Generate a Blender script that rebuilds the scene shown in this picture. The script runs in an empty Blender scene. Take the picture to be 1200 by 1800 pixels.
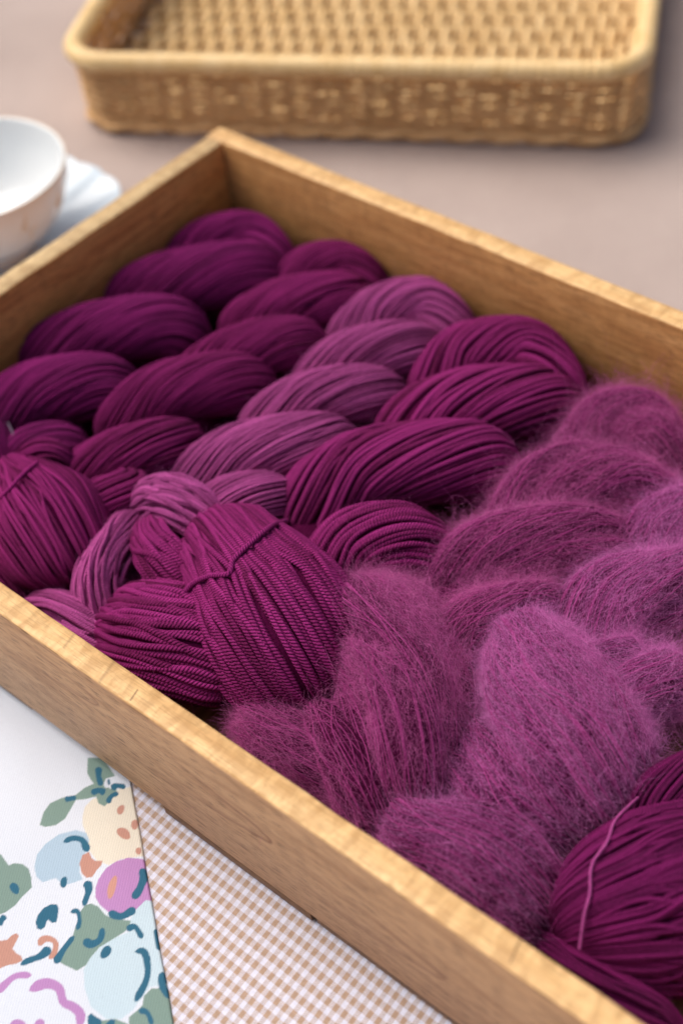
import bpy, math, random
import numpy as np
from mathutils import Vector

random.seed(7)
RNG = np.random.default_rng(7)
S = bpy.context.scene
COL = S.collection

# ---------------------------------------------------------------- camera
F_PX, PITCH, YAW, ROLL = 2568.68, 0.80196, -0.79596, -0.130609     # solved from the box edges of the photograph
CAM = np.array([0.528657, -0.465281, 0.490577])
_f = np.array([math.sin(YAW) * math.cos(PITCH), math.cos(YAW) * math.cos(PITCH), -math.sin(PITCH)])
_r = np.array([math.cos(YAW), -math.sin(YAW), 0.0])
_u = np.cross(_r, _f)
_r, _u = math.cos(ROLL) * _r + math.sin(ROLL) * _u, -math.sin(ROLL) * _r + math.cos(ROLL) * _u
cam = bpy.data.cameras.new("camera")
cam_o = bpy.data.objects.new("camera", cam)
COL.objects.link(cam_o)
from mathutils import Matrix
cam_o.matrix_world = Matrix(((_r[0], _u[0], -_f[0], CAM[0]), (_r[1], _u[1], -_f[1], CAM[1]), (_r[2], _u[2], -_f[2], CAM[2]), (0, 0, 0, 1)))
cam.sensor_fit = 'VERTICAL'
cam.sensor_height = 36.0
cam.sensor_width = 24.0
cam.lens = F_PX / 1800.0 * 36.0
cam.clip_start, cam.clip_end = 0.02, 50.0
cam.dof.use_dof = True
cam.dof.focus_distance = 0.556
cam.dof.aperture_fstop = 5.2
S.camera = cam_o


def at(px, py, z):
    """the point of the place seen at a pixel of the 1200x1800 photograph, at height z (metres)"""
    d = _f + _r * (px - 600.0) / F_PX + _u * (900.0 - py) / F_PX
    return CAM + d * (z - CAM[2]) / d[2]


def at_y(px, py, y):
    d = _f + _r * (px - 600.0) / F_PX + _u * (900.0 - py) / F_PX
    return CAM + d * (y - CAM[1]) / d[1]


def depth(p):
    return float((np.asarray(p) - CAM) @ _f)


# ---------------------------------------------------------------- light
SUN_EL, SUN_AZ = math.radians(61), math.radians(-103)     # azimuth measured from +Y towards +X
w = bpy.data.worlds.new("World")
S.world = w
w.use_nodes = True
nt = w.node_tree
bg = nt.nodes["Background"]
sky = nt.nodes.new("ShaderNodeTexSky")
sky.sky_type = 'NISHITA'
sky.sun_disc = False
sky.sun_elevation = SUN_EL
sky.sun_rotation = SUN_AZ
sky.air_density = 1.0
sky.dust_density = 7.0
sky.ozone_density = 0.3
bg.inputs["Strength"].default_value = 0.088
nt.links.new(sky.outputs[0], bg.inputs["Color"])
sun = bpy.data.lights.new("sun", 'SUN')
sun.energy = 2.35
sun.angle = math.radians(58)
sun.color = (1.0, 0.965, 0.925)
sun_o = bpy.data.objects.new("sun", sun)
COL.objects.link(sun_o)
sd = Vector((math.sin(SUN_AZ) * math.cos(SUN_EL), math.cos(SUN_AZ) * math.cos(SUN_EL), math.sin(SUN_EL)))
sun_o.rotation_euler = sd.to_track_quat('Z', 'Y').to_euler()
sun_o.location = sd * 3
S.view_settings.view_transform = 'Standard'
S.view_settings.look = 'None'
S.view_settings.exposure = 0.20
S.view_settings.gamma = 1.0


# ---------------------------------------------------------------- helpers
def tag(o, label=None, cat=None, group=None, kind=None):
    if label: o["label"] = label
    if cat: o["category"] = cat
    if group: o["group"] = group
    if kind: o["kind"] = kind
    return o


def empty(name, loc, label, cat, group=None):
    o = bpy.data.objects.new(name, None)
    o.empty_display_size = 0.02
    o.location = loc
    COL.objects.link(o)
    o["_inv"] = 1
    del o["_inv"]
    return tag(o, label, cat, group)


def link(o, parent=None):
    COL.objects.link(o)
    if parent is not None:
        o.parent = parent
        lx = np.zeros(3)
        p = parent
        while p is not None:
            lx += np.array(p.location)
            p = p.parent
        o.location = -Vector(lx)        # geometry is written in world coordinates
    return o


def mesh_np(name, V, Fq, mat, parent=None, smooth=True, attrs=None):
    """V (n,3); Fq (m,4) or (m,3) int array"""
    me = bpy.data.meshes.new(name)
    V = np.ascontiguousarray(V, dtype=np.float32)
    Fq = np.ascontiguousarray(Fq, dtype=np.int32)
    n, k = Fq.shape
    me.vertices.add(len(V))
    me.vertices.foreach_set("co", V.ravel())
    me.loops.add(n * k)
    me.loops.foreach_set("vertex_index", Fq.ravel())
    me.polygons.add(n)
    me.polygons.foreach_set("loop_start", np.arange(0, n * k, k, dtype=np.int32))
    me.polygons.foreach_set("use_smooth", np.full(n, smooth, dtype=bool))
    me.update(calc_edges=True)
    if attrs:
        for an, av in attrs.items():
            av = np.ascontiguousarray(av, dtype=np.float32)
            if av.ndim == 1:
                a = me.attributes.new(an, 'FLOAT', 'POINT')
                a.data.foreach_set("value", av)
            else:
                a = me.attributes.new(an, 'FLOAT_COLOR', 'POINT')
                a.data.foreach_set("color", av.ravel())
    me.materials.append(mat)
    return link(bpy.data.objects.new(name, me), parent)


def cr(P, n):
    """Catmull-Rom through the rows of P, n samples, near-even in arc length"""
    P = np.asarray(P, float)
    Q = np.vstack([2 * P[0] - P[1], P, 2 * P[-1] - P[-2]])
    out = []
    m = 24
    for i in range(1, len(Q) - 2):
        t = np.linspace(0, 1, m, endpoint=False)[:, None]
        a, b, c, d = Q[i - 1], Q[i], Q[i + 1], Q[i + 2]
        out.append(0.5 * (2 * b + (c - a) * t + (2 * a - 5 * b + 4 * c - d) * t ** 2 + (3 * b - a - 3 * c + d) * t ** 3))
    out.append(Q[-2][None])
    X = np.vstack(out)
    s = np.r_[0, np.cumsum(np.linalg.norm(np.diff(X[:, :3], axis=0), axis=1))]
    si = np.linspace(0, s[-1], n)
    return np.stack([np.interp(si, s, X[:, k]) for k in range(X.shape[1])], 1), s[-1]


def unit(v):
    return v / np.maximum(np.linalg.norm(v, axis=-1, keepdims=True), 1e-12)


def frames(X, up=np.array([0, 0, 1.0])):
    T = unit(np.gradient(X, axis=0))
    N = np.zeros_like(T)
    n0 = up - T[0] * (up @ T[0])
    if np.linalg.norm(n0) < 0.2:
        n0 = np.array([0.3, 0.9, 0.1]) - T[0] * (np.array([0.3, 0.9, 0.1]) @ T[0])
    n0 = n0 / np.linalg.norm(n0)
    for i in range(len(T)):
        n0 = n0 - T[i] * (n0 @ T[i])
        n0 = n0 / np.linalg.norm(n0)
        N[i] = n0
    return T, N, np.cross(T, N)


def lownoise(n, k, amp, rng):
    """k random knots interpolated smoothly over n samples, for a batch: returns (n,)"""
    y = rng.normal(0, amp, k + 3)
    x = np.linspace(0, k, n)
    i = np.minimum(x.astype(int), k - 1)
    t = x - i
    t = t * t * (3 - 2 * t)
    return y[i] * (1 - t) + y[i + 1] * t


def tube_mesh(X, rad, ring, ply=0, ply_len=0.006, phase=0.0, want=False):
    """one tube along X (m,3), with a seam; want=True also returns the twist phase of the plies at every vertex"""
    m = len(X)
    T, N, B = frames(X)
    A = np.repeat(np.linspace(0, 2 * math.pi, ring + 1)[None, :], m, 0)
    R = np.repeat(np.asarray(rad, float).reshape(-1, 1) * np.ones((m, 1)), ring + 1, 1)
    V = X[:, None, :] + R[..., None] * (np.cos(A)[..., None] * N[:, None, :] + np.sin(A)[..., None] * B[:, None, :])
    i = np.arange(m - 1)[:, None] * (ring + 1)
    j = np.arange(ring)[None, :]
    F = np.stack([i + j, i + j + 1, i + ring + 2 + j, i + ring + 1 + j], -1).reshape(-1, 4)
    if not want: return V.reshape(-1, 3), F
    s = np.r_[0, np.cumsum(np.linalg.norm(np.diff(X, axis=0), axis=1))]
    ph = ply * (A / (2 * math.pi) + s[:, None] / ply_len + phase)
    return V.reshape(-1, 3), F, ph.ravel()


def join(parts):
    Vs, Fs, o = [], [], 0
    for V, F in parts:
        Vs.append(V)
        Fs.append(F + o)
        o += len(V)
    return np.vstack(Vs), np.vstack(Fs)


# ---------------------------------------------------------------- materials
class NG:
    def __init__(self, name):
        self.m = bpy.data.materials.new(name)
        self.m.use_nodes = True
        self.t = self.m.node_tree
        self.t.nodes.clear()
        self.out = self.t.nodes.new("ShaderNodeOutputMaterial")

    def n(self, typ, ins=None, **props):
        nd = self.t.nodes.new("ShaderNode" + typ)
        for k, v in props.items():
            setattr(nd, k, v)
        for k, v in (ins or {}).items():
            s = nd.inputs[k]
            if hasattr(v, "links") or hasattr(v, "is_linked"):
                self.t.links.new(v, s)
            else:
                s.default_value = v
        return nd

    def math(self, op, a, b=0.0, c=None, clamp=False):
        ins = {0: a, 1: b}
        if c is not None: ins[2] = c
        return self.n("Math", ins, operation=op, use_clamp=clamp).outputs[0]

    def mix(self, fac, a, b, blend='MIX'):
        nd = self.n("Mix", {}, data_type='RGBA', blend_type=blend)
        for k, v in ((0, fac), (6, a), (7, b)):
            if hasattr(v, "is_linked"): self.t.links.new(v, nd.inputs[k])
            else: nd.inputs[k].default_value = (v if k == 0 else (*v[:3], 1.0))
        return nd.outputs[2]

    def ramp(self, fac, stops):
        nd = self.n("ValToRGB", {0: fac})
        cr_ = nd.color_ramp
        while len(cr_.elements) < len(stops): cr_.elements.new(0.5)
        for e, (p, c) in zip(cr_.elements, stops):
            e.position = p
            e.color = (*c[:3], 1) if hasattr(c, "__len__") else (c, c, c, 1)
        return nd.outputs[0]

    def coord(self, scale=(1, 1, 1), loc=(0, 0, 0), rot=(0, 0, 0)):
        g = self.n("NewGeometry").outputs["Position"]
        return self.n("Mapping", {0: g, 1: loc, 2: rot, 3: scale}).outputs[0]

    def noise(self, vec, scale, detail=3, rough=0.55, dist=0.0):
        return self.n("TexNoise", {"Vector": vec, "Scale": scale, "Detail": detail, "Roughness": rough, "Distortion": dist}).outputs[0]

    def bump(self, h, strength=0.3, dist=0.001):
        return self.n("Bump", {"Height": h, "Strength": strength, "Distance": dist}).outputs[0]

    def principled(self, **ins):
        b = self.n("BsdfPrincipled", {k.replace("_", " "): v for k, v in ins.items()})
        self.t.links.new(b.outputs[0], self.out.inputs[0])
        return b


def c4(c): return (*c, 1.0)


def wood_material(name, light, mid, dark, axis='X', pores=0.5, figure=0.0, seed=0.0, rough=0.55, figures=False):
    g = NG(name)
    st = {'X': (1, 14, 14), 'Y': (14, 1, 14)}[axis]
    fine = {'X': (130, 2000, 2000), 'Y': (2000, 130, 2000)}[axis]
    fib = {'X': (30, 900, 900), 'Y': (900, 30, 900)}[axis]
    v = g.coord(st, (seed, seed * 1.7, seed * .6))
    big = g.noise(v, 2.6, 3, .55, 0.9)
    rings = g.math('FRACT', g.math('MULTIPLY', big, 9.0))
    rings = g.math('ABSOLUTE', g.math('SUBTRACT', rings, 0.5))            # 0..0.5 triangle bands
    med = g.noise(g.coord(tuple(s * 3 for s in st), (seed, 3, seed)), 5.0, 4, .6, .3)
    f1 = g.math('ADD', g.math('MULTIPLY', rings, 0.38), g.math('ADD', g.math('MULTIPLY', med, 0.5), .15))
    col = g.ramp(f1, [(0.25, dark), (0.48, mid), (0.75, light)])
    po = g.noise(g.coord(fine, (seed, 0, 0)), 1.0, 2, .5, .0)
    pm = g.ramp(po, [(0.37, 1.0), (0.46, 0.0)])
    pm = g.math('MULTIPLY', pm, pores)
    col = g.mix(pm, col, tuple(c * .38 for c in dark))
    fb = g.noise(g.coord(fib), 1.0, 2, .5)
    col = g.mix(g.math('MULTIPLY', g.math('SUBTRACT', fb, .5), .6), col, tuple(c * .55 for c in mid))
    if figure > 0:
        cv = {'X': (170, 70, 70), 'Y': (70, 170, 70)}[axis]
        cf = g.noise(g.coord(cv, (seed, 5, 2)), 1.0, 3, .6, .5)
        cf = g.ramp(cf, [(0.42, 0.0), (0.62, 1.0)])
        col = g.mix(g.math('MULTIPLY', cf, figure), col, tuple(c * .8 for c in dark))
        sp = g.noise(g.coord({'X': (240, 160, 160), 'Y': (160, 240, 160)}[axis]), 1.0, 3, .6)
        col = g.mix(g.math('MULTIPLY', g.ramp(sp, [(.5, 0.0), (.68, 1.0)]), figure * .8), col, dark)
    if figures:      # pointed cathedral figures, each a dark line that turns back on itself
        xyz = g.n("SeparateXYZ", {0: g.n("NewGeometry").outputs["Position"]})
        wob = g.math('MULTIPLY', g.math('SUBTRACT', g.noise(g.coord((40, 60, 60)), 1.0, 3, .6), .5), .022)
        for (px, py), kx, wid in (((474, 1478), 120, .9), ((782, 1722), 150, .7), ((172, 1236), 140, .6), ((640, 1560), 100, .35)):
            tx, _, tz = at_y(px, py, -.30)
            dz = g.math('SUBTRACT', xyz.outputs[2], tz)
            f = g.math('ADD', g.math('ADD', g.math('SUBTRACT', xyz.outputs[0], tx), g.math('MULTIPLY', g.math('MULTIPLY', dz, dz), kx * 4.5)), wob)
            f = g.math('DIVIDE', f, g.math('SQRT', g.math('ADD', 1.0, g.math('POWER', g.math('MULTIPLY', g.math('ABSOLUTE', dz), kx * 9.0), 2.0))))
            ln = g.math('SUBTRACT', 1.0, g.math('MULTIPLY', g.math('ABSOLUTE', f), 800.0), clamp=True)
            band = g.math('MULTIPLY', g.math('SUBTRACT', 1.0, g.math('MULTIPLY', g.math('ABSOLUTE', g.math('ADD', f, .0012)), 520.0), clamp=True), .5)
            far = g.math('SUBTRACT', 1.0, g.math('MULTIPLY', g.math('SUBTRACT', tx, xyz.outputs[0]), 13.0), clamp=True)
            near = g.math('GREATER_THAN', g.math('ADD', tx, .012), xyz.outputs[0])
            k_ = g.math('MULTIPLY', g.math('MULTIPLY', g.math('MAXIMUM', ln, band), far), g.math('MULTIPLY', near, wid * .95))
            col = g.mix(k_, col, (.19, .065, .03))
    if axis == 'X' and figure > .5:        # two short dark checks across the front rim
        xyz = g.n("SeparateXYZ", {0: g.n("NewGeometry").outputs["Position"]})
        for px, py, wd, ln_ in ((236, 1222, .0006, .0026), (905, 1672, .0005, .0042), (190, 1178, .0012, .006), (128, 1118, .0012, .0062)):
            q = at(px, py, .0728)
            dx_ = g.math('ABSOLUTE', g.math('SUBTRACT', g.math('ADD', xyz.outputs[0], g.math('MULTIPLY', xyz.outputs[1], .25)), q[0] + q[1] * .25))
            dy_ = g.math('ABSOLUTE', g.math('SUBTRACT', xyz.outputs[1], q[1]))
            k_ = g.math('MULTIPLY', g.math('SUBTRACT', 1.0, g.math('DIVIDE', dx_, wd), clamp=True), g.math('LESS_THAN', dy_, ln_))
            col = g.mix(g.math('MULTIPLY', k_, .85 if wd < .001 else .4), col, (.13, .06, .02))
    h = g.math('ADD', g.math('MULTIPLY', pm, -1.0), g.math('MULTIPLY', fb, .5))
    g.principled(Base_Color=col, Roughness=rough, Normal=g.bump(h, .35, .0004), Specular_IOR_Level=.35)
    return g.m


def yarn_material(name, deep, bright, sheen=0.25, rough=0.75, fibre=True):
    """deep / bright: the two ends of the hand-dyed colour; 'tint' varies it a little from strand to strand"""
    g = NG(name)
    at_ = g.n("Attribute", attribute_name="tint").outputs["Fac"]
    big = g.noise(g.coord((30, 30, 30)), 1.0, 3, .55)
    fine = g.noise(g.coord((900, 900, 900)), 1.0, 2, .6)
    f1 = g.math('ADD', g.math('MULTIPLY', at_, .60), g.math('MULTIPLY', big, .46))
    f1 = g.math('ADD', f1, g.math('MULTIPLY', g.math('SUBTRACT', fine, .5), .55))
    col = g.ramp(f1, [(.18, deep), (.8, bright)])
    hair = g.noise(g.coord((3200, 3200, 3200)), 1.0, 2, .6)
    col = g.mix(g.math('MULTIPLY', g.math('SUBTRACT', hair, .5), .8, clamp=True), col, tuple(min(1, c * 1.7) for c in bright))
    ply = g.n("Attribute", attribute_name="ply").outputs["Fac"]
    groove = g.math('ABSOLUTE', g.math('SINE', g.math('MULTIPLY', ply, math.pi)))
    groove = g.math('POWER', groove, .6)
    h = g.math('ADD', g.math('MULTIPLY', groove, 1.6), g.math('ADD', g.math('MULTIPLY', fine, .5), g.math('MULTIPLY', hair, .6)))
    nrm = g.bump(h, 1.0, .00042)
    g.principled(Base_Color=col, Roughness=rough, Normal=nrm, Specular_IOR_Level=.12 if rough < .9 else .03,
                 Sheen_Weight=sheen, Sheen_Roughness=.45, Sheen_Tint=c4(bright))
    return g.m


def fibre_material(name, col, col2):
    g = NG(name)
    rnd = g.n("HairInfo").outputs["Random"]
    c = g.mix(rnd, col, col2)
    d = g.n("BsdfDiffuse", {"Color": c, "Roughness": .3})
    tr = g.n("BsdfTranslucent", {"Color": c})
    gl = g.n("BsdfGlossy", {"Color": c4((.75, .42, .64)), "Roughness": .45})
    m1 = g.n("MixShader", {0: .35, 1: d.outputs[0], 2: tr.outputs[0]})
    m2 = g.n("MixShader", {0: .04, 1: m1.outputs[0], 2: gl.outputs[0]})
    g.t.links.new(m2.outputs[0], g.out.inputs[0])
    return g.m


M = {}
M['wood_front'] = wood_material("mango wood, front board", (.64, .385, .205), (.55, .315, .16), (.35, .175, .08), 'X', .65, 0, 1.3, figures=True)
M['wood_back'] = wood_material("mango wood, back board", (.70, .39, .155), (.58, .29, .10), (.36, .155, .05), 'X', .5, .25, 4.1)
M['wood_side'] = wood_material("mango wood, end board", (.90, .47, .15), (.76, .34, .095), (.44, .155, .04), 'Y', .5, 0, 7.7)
M['wood_rim'] = wood_material("paler top edge", (.90, .62, .31), (.77, .48, .21), (.50, .265, .09), 'X', .30, .51, 2.2, .5)  # top edges get paler colours than the board faces
M['wood_rim_y'] = wood_material("paler top edge of the end boards", (.74, .56, .32), (.60, .42, .21), (.38, .22, .09), 'Y', .4, .4, 5.2, .5)
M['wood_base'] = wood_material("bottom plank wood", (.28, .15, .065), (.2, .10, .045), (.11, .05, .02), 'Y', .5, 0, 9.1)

# deep, bright
YC = {
    1: ((.090, .0034, .054), (.35, .020, .20)),
    2: ((.105, .0030, .048), (.345, .022, .185)),
    3: ((.145, .015, .085), (.60, .105, .385)),
    4: ((.085, .0020, .036), (.32, .022, .175)),
    5: ((.085, .005, .042), (.33, .040, .195)),
    6: ((.090, .007, .052), (.37, .050, .225)),
    7: ((.048, .0018, .028), (.21, .011, .115)),
}
for k, (a, b) in YC.items():
    M['yarn%d' % k] = yarn_material("plum yarn dye lot %d" % k, a, b, .03)
    M['core%d' % k] = yarn_material("plum yarn under layer %d" % k, tuple(c * .5 for c in a), tuple(c * .4 for c in b), 0.0, .95)  # darkened colours paint shade into the gaps between strands
FC = {1: ((.20, .03, .17), (.28, .05, .24)), 2: ((.22, .025, .13), (.3, .05, .2)), 3: ((.40, .10, .30), (.5, .17, .4)),
      4: ((.26, .03, .14), (.42, .10, .28)), 5: ((.46, .050, .27), (.90, .27, .63)), 6: ((.58, .095, .41), (.97, .38, .82)),
      7: ((.24, .03, .15), (.3, .05, .2))}
for k, (a, b) in FC.items():
    M['fibre%d' % k] = fibre_material("plum loose fibre %d" % k, c4(a), c4(b))


def simple(name, col, rough=.5, spec=.5, **kw):
    g = NG(name)
    g.principled(Base_Color=c4(col), Roughness=rough, Specular_IOR_Level=spec, **kw)
    return g.m


def cloth_taupe():
    g = NG("taupe linen tablecloth")
    base = g.noise(g.coord((9, 9, 9)), 1.0, 4, .55)
    col = g.ramp(base, [(.3, (.38, .30, .27)), (.7, (.465, .375, .34))])
    wx = g.noise(g.coord((120, 2600, 1)), 1.0, 2, .6)
    wy = g.noise(g.coord((2600, 120, 1)), 1.0, 2, .6)
    ww = g.math('ADD', wx, wy)
    col = g.mix(g.math('MULTIPLY', g.math('SUBTRACT', ww, .85), .6, clamp=True), col, (.52, .45, .41))
    g.principled(Base_Color=col, Roughness=.85, Specular_IOR_Level=.15, Sheen_Weight=.1, Normal=g.bump(ww, .4, .0004))
    return g.m


GX, GY = 0.003838, 0.00555          # one repeat of the gingham along and across the weft


def gingham():
    g = NG("tan and white gingham cotton")
    p = g.n("NewGeometry").outputs["Position"]
    wob = g.noise(g.coord((14, 14, 0)), 1.0, 2, .5)
    xyz = g.n("SeparateXYZ", {0: p})
    off = g.math('MULTIPLY', g.math('SUBTRACT', wob, .5), .0022)
    x = g.math('ADD', g.math('ADD', xyz.outputs[0], off), g.math('MULTIPLY', xyz.outputs[1], .085))
    y = g.math('ADD', xyz.outputs[1], off)
    fx = g.math('FRACT', g.math('DIVIDE', x, GX))
    fy = g.math('FRACT', g.math('DIVIDE', y, GY))

    def band(f):
        t = g.math('ABSOLUTE', g.math('SUBTRACT', f, .5))       # 0 at the middle of the stripe
        return g.math('SUBTRACT', 1.0, g.math('MULTIPLY', g.math('SUBTRACT', t, .22), 14.0, clamp=True))
    bx, by = band(fx), band(fy)
    # plain weave, one coloured thread over one white
    tx = g.math('FRACT', g.math('DIVIDE', x, GX / 10.0))
    ty = g.math('FRACT', g.math('DIVIDE', y, GY / 12.0))
    hx = g.math('GREATER_THAN', tx, .5)
    hy = g.math('GREATER_THAN', ty, .5)
    over = g.math('ABSOLUTE', g.math('SUBTRACT', hx, hy))
    both = g.math('ADD', g.math('MULTIPLY', over, bx), g.math('MULTIPLY', g.math('SUBTRACT', 1.0, over), by))
    both = g.math('ADD', g.math('MULTIPLY', both, .62), g.math('MULTIPLY', g.math('ADD', bx, by), .19))
    tone = g.noise(g.coord((700, 700, 1)), 1.0, 2, .6)
    tan = g.ramp(tone, [(.3, (.37, .255, .185)), (.7, (.46, .325, .24))])
    white = g.ramp(tone, [(.3, (.60, .61, .73)), (.7, (.71, .72, .85))])
    col = g.mix(both, white, tan)
    wv = g.math('ADD', g.math('ABSOLUTE', g.math('SUBTRACT', tx, .5)), g.math('ABSOLUTE', g.math('SUBTRACT', ty, .5)))
    g.principled(Base_Color=col, Roughness=.85, Specular_IOR_Level=.15, Normal=g.bump(g.math('MULTIPLY', wv, -1.0), .35, .0002))
    return g.m


def floral():
    g = NG("white twill with printed flowers")
    a = g.n("Attribute", attribute_name="print").outputs["Color"]
    p = g.n("NewGeometry").outputs["Position"]
    xyz = g.n("SeparateXYZ", {0: p})
    tw = g.math('ADD', g.math('MULTIPLY', xyz.outputs[0], 820.0), g.math('MULTIPLY', xyz.outputs[1], 560.0))
    tw = g.math('ABSOLUTE', g.math('SUBTRACT', g.math('FRACT', tw), .5))
    nz = g.noise(g.coord((2200, 2200, 2200)), 1.0, 2, .6)
    var = g.math('ADD', g.math('MULTIPLY', tw, .32), g.math('MULTIPLY', nz, .34))
    col = g.mix(g.math('SUBTRACT', .36, var, clamp=True), a, (.35, .37, .43), 'MULTIPLY')
    h = g.math('ADD', tw, nz)
    g.principled(Base_Color=col, Roughness=.88, Specular_IOR_Level=.12, Normal=g.bump(h, .35, .0003))
    return g.m


M['taupe'] = cloth_taupe()
M['gingham'] = gingham()
M['floral'] = floral()


def wicker_material(name, light, dark):
    g = NG(name)
    v = g.noise(g.coord((60, 60, 60)), 1.0, 3, .6)
    f = g.noise(g.coord((500, 500, 500)), 1.0, 2, .6)
    col = g.ramp(g.math('ADD', g.math('MULTIPLY', v, .7), g.math('MULTIPLY', f, .3)), [(.32, dark), (.66, light)])
    g.principled(Base_Color=col, Roughness=.5, Specular_IOR_Level=.4, Normal=g.bump(f, .3, .0005))
    return g.m


M['wicker'] = wicker_material("peeled willow", (.76, .49, .23), (.56, .32, .13))
M['wicker_floor'] = wicker_material("pale flat cane", (.86, .64, .34), (.66, .43, .18))
M['wicker_rim'] = wicker_material("pale rim cane", (.86, .64, .34), (.70, .46, .19))
M['wicker_rib'] = wicker_material("dark willow rib", (.45, .25, .09), (.30, .15, .05))
M['china'] = simple("white porcelain", (.79, .815, .82), .12, .5, Coat_Weight=.3)
M['china_blue'] = simple("pale blue white porcelain", (.57, .66, .735), .15, .5, Coat_Weight=.3)
M['gold'] = simple("worn gilt line", (.74, .64, .50), .4, .5)
M['tag_thread'] = simple("pale grey cotton thread", (.15, .10, .16), .8, .2)

# ================================================================ SETTING AND CLOTHS
TZ = -0.004


def sheet(name, x0, x1, y0, y1, z, nx, ny, mat, parent=None, fn=None, thick=0.0):
    xs, ys = np.linspace(x0, x1, nx), np.linspace(y0, y1, ny)
    X, Y = np.meshgrid(xs, ys, indexing='ij')
    Z = np.full_like(X, z)
    if fn is not None: Z = Z + fn(X, Y)
    V = np.stack([X, Y, Z], -1).reshape(-1, 3)
    i, j = np.meshgrid(np.arange(nx - 1), np.arange(ny - 1), indexing='ij')
    a = i * ny + j
    F = np.stack([a, a + ny, a + ny + 1, a + 1], -1).reshape(-1, 4)
    return mesh_np(name, V, F, mat, parent)


def soft(X, Y):
    d = 0.0006 * np.sin(X * 31 + Y * 17) + 0.0005 * np.sin(X * 13 - Y * 41 + 1.0)
    return d * np.clip((Y + 0.02) / 0.08, 0, 1) - 0.0005


tc = sheet("tablecloth", -1.6, 1.4, -1.3, 1.7, TZ - .001, 300, 300, M['taupe'], None, soft)
tag(tc, "plain taupe linen tablecloth spread under the basket, cup and box", "tablecloth", kind="structure")

gg = sheet("gingham_cloth", 0.06, 0.78, -0.60, -0.035, -0.0014, 220, 160, M['gingham'], None,
           lambda X, Y: 0.0002 * np.sin(X * 45 + Y * 33) * np.sin(Y * 28 + 1))
tag(gg, "tan and white gingham cloth spread flat under the front of the wooden box", "cloth")
so = gg.modifiers.new("thickness", 'SOLIDIFY')
so.thickness = 0.0009
so.offset = -1

# ---- folded floral napkin: outline polygons of the print, in pixels of the photograph
SAGE, TEAL, BLUE, PALE, CREAM = (.205, .30, .265), (.036, .135, .215), (.40, .53, .65), (.52, .65, .73), (.72, .67, .57)
PEACH, PINK, LILAC, WHITE = (.56, .29, .235), (.50, .265, .21), (.46, .24, .49), (.665, .71, .79)


def zz(oy, pts): return [(x / 3.75, oy + y / 3.75) for x, y in pts]


def ell(cx, cy, a, b, rot=0, n=28, oy=0.0, wob=0.04):
    t = np.linspace(0, 2 * math.pi, n, endpoint=False)
    r = 1 + wob * np.sin(3 * t + cx)
    c, s = math.cos(rot), math.sin(rot)
    return zz(oy, np.stack([cx + a * r * np.cos(t) * c - b * r * np.sin(t) * s, cy + a * r * np.cos(t) * s + b * r * np.sin(t) * c], 1))


def stroke(oy, pts, w0, w1=None):
    P, L = cr(np.array([(x, y, 0) for x, y in pts], float), 26)
    T = unit(np.gradient(P, axis=0))
    N = np.stack([-T[:, 1], T[:, 0]], 1)
    t = np.linspace(0, 1, 26)
    ww = (w0 if w1 is None else w0 + (w1 - w0) * t) * (np.clip(np.minimum(t, 1 - t) / .12, 0, 1) ** .5 * .9 + .1) * (1 + .10 * np.sin(t * 9))
    A = P[:, :2] + N * ww[:, None] * .5
    B = P[:, :2] - N * ww[:, None] * .5
    return zz(oy, np.vstack([A, B[::-1]]))


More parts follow.
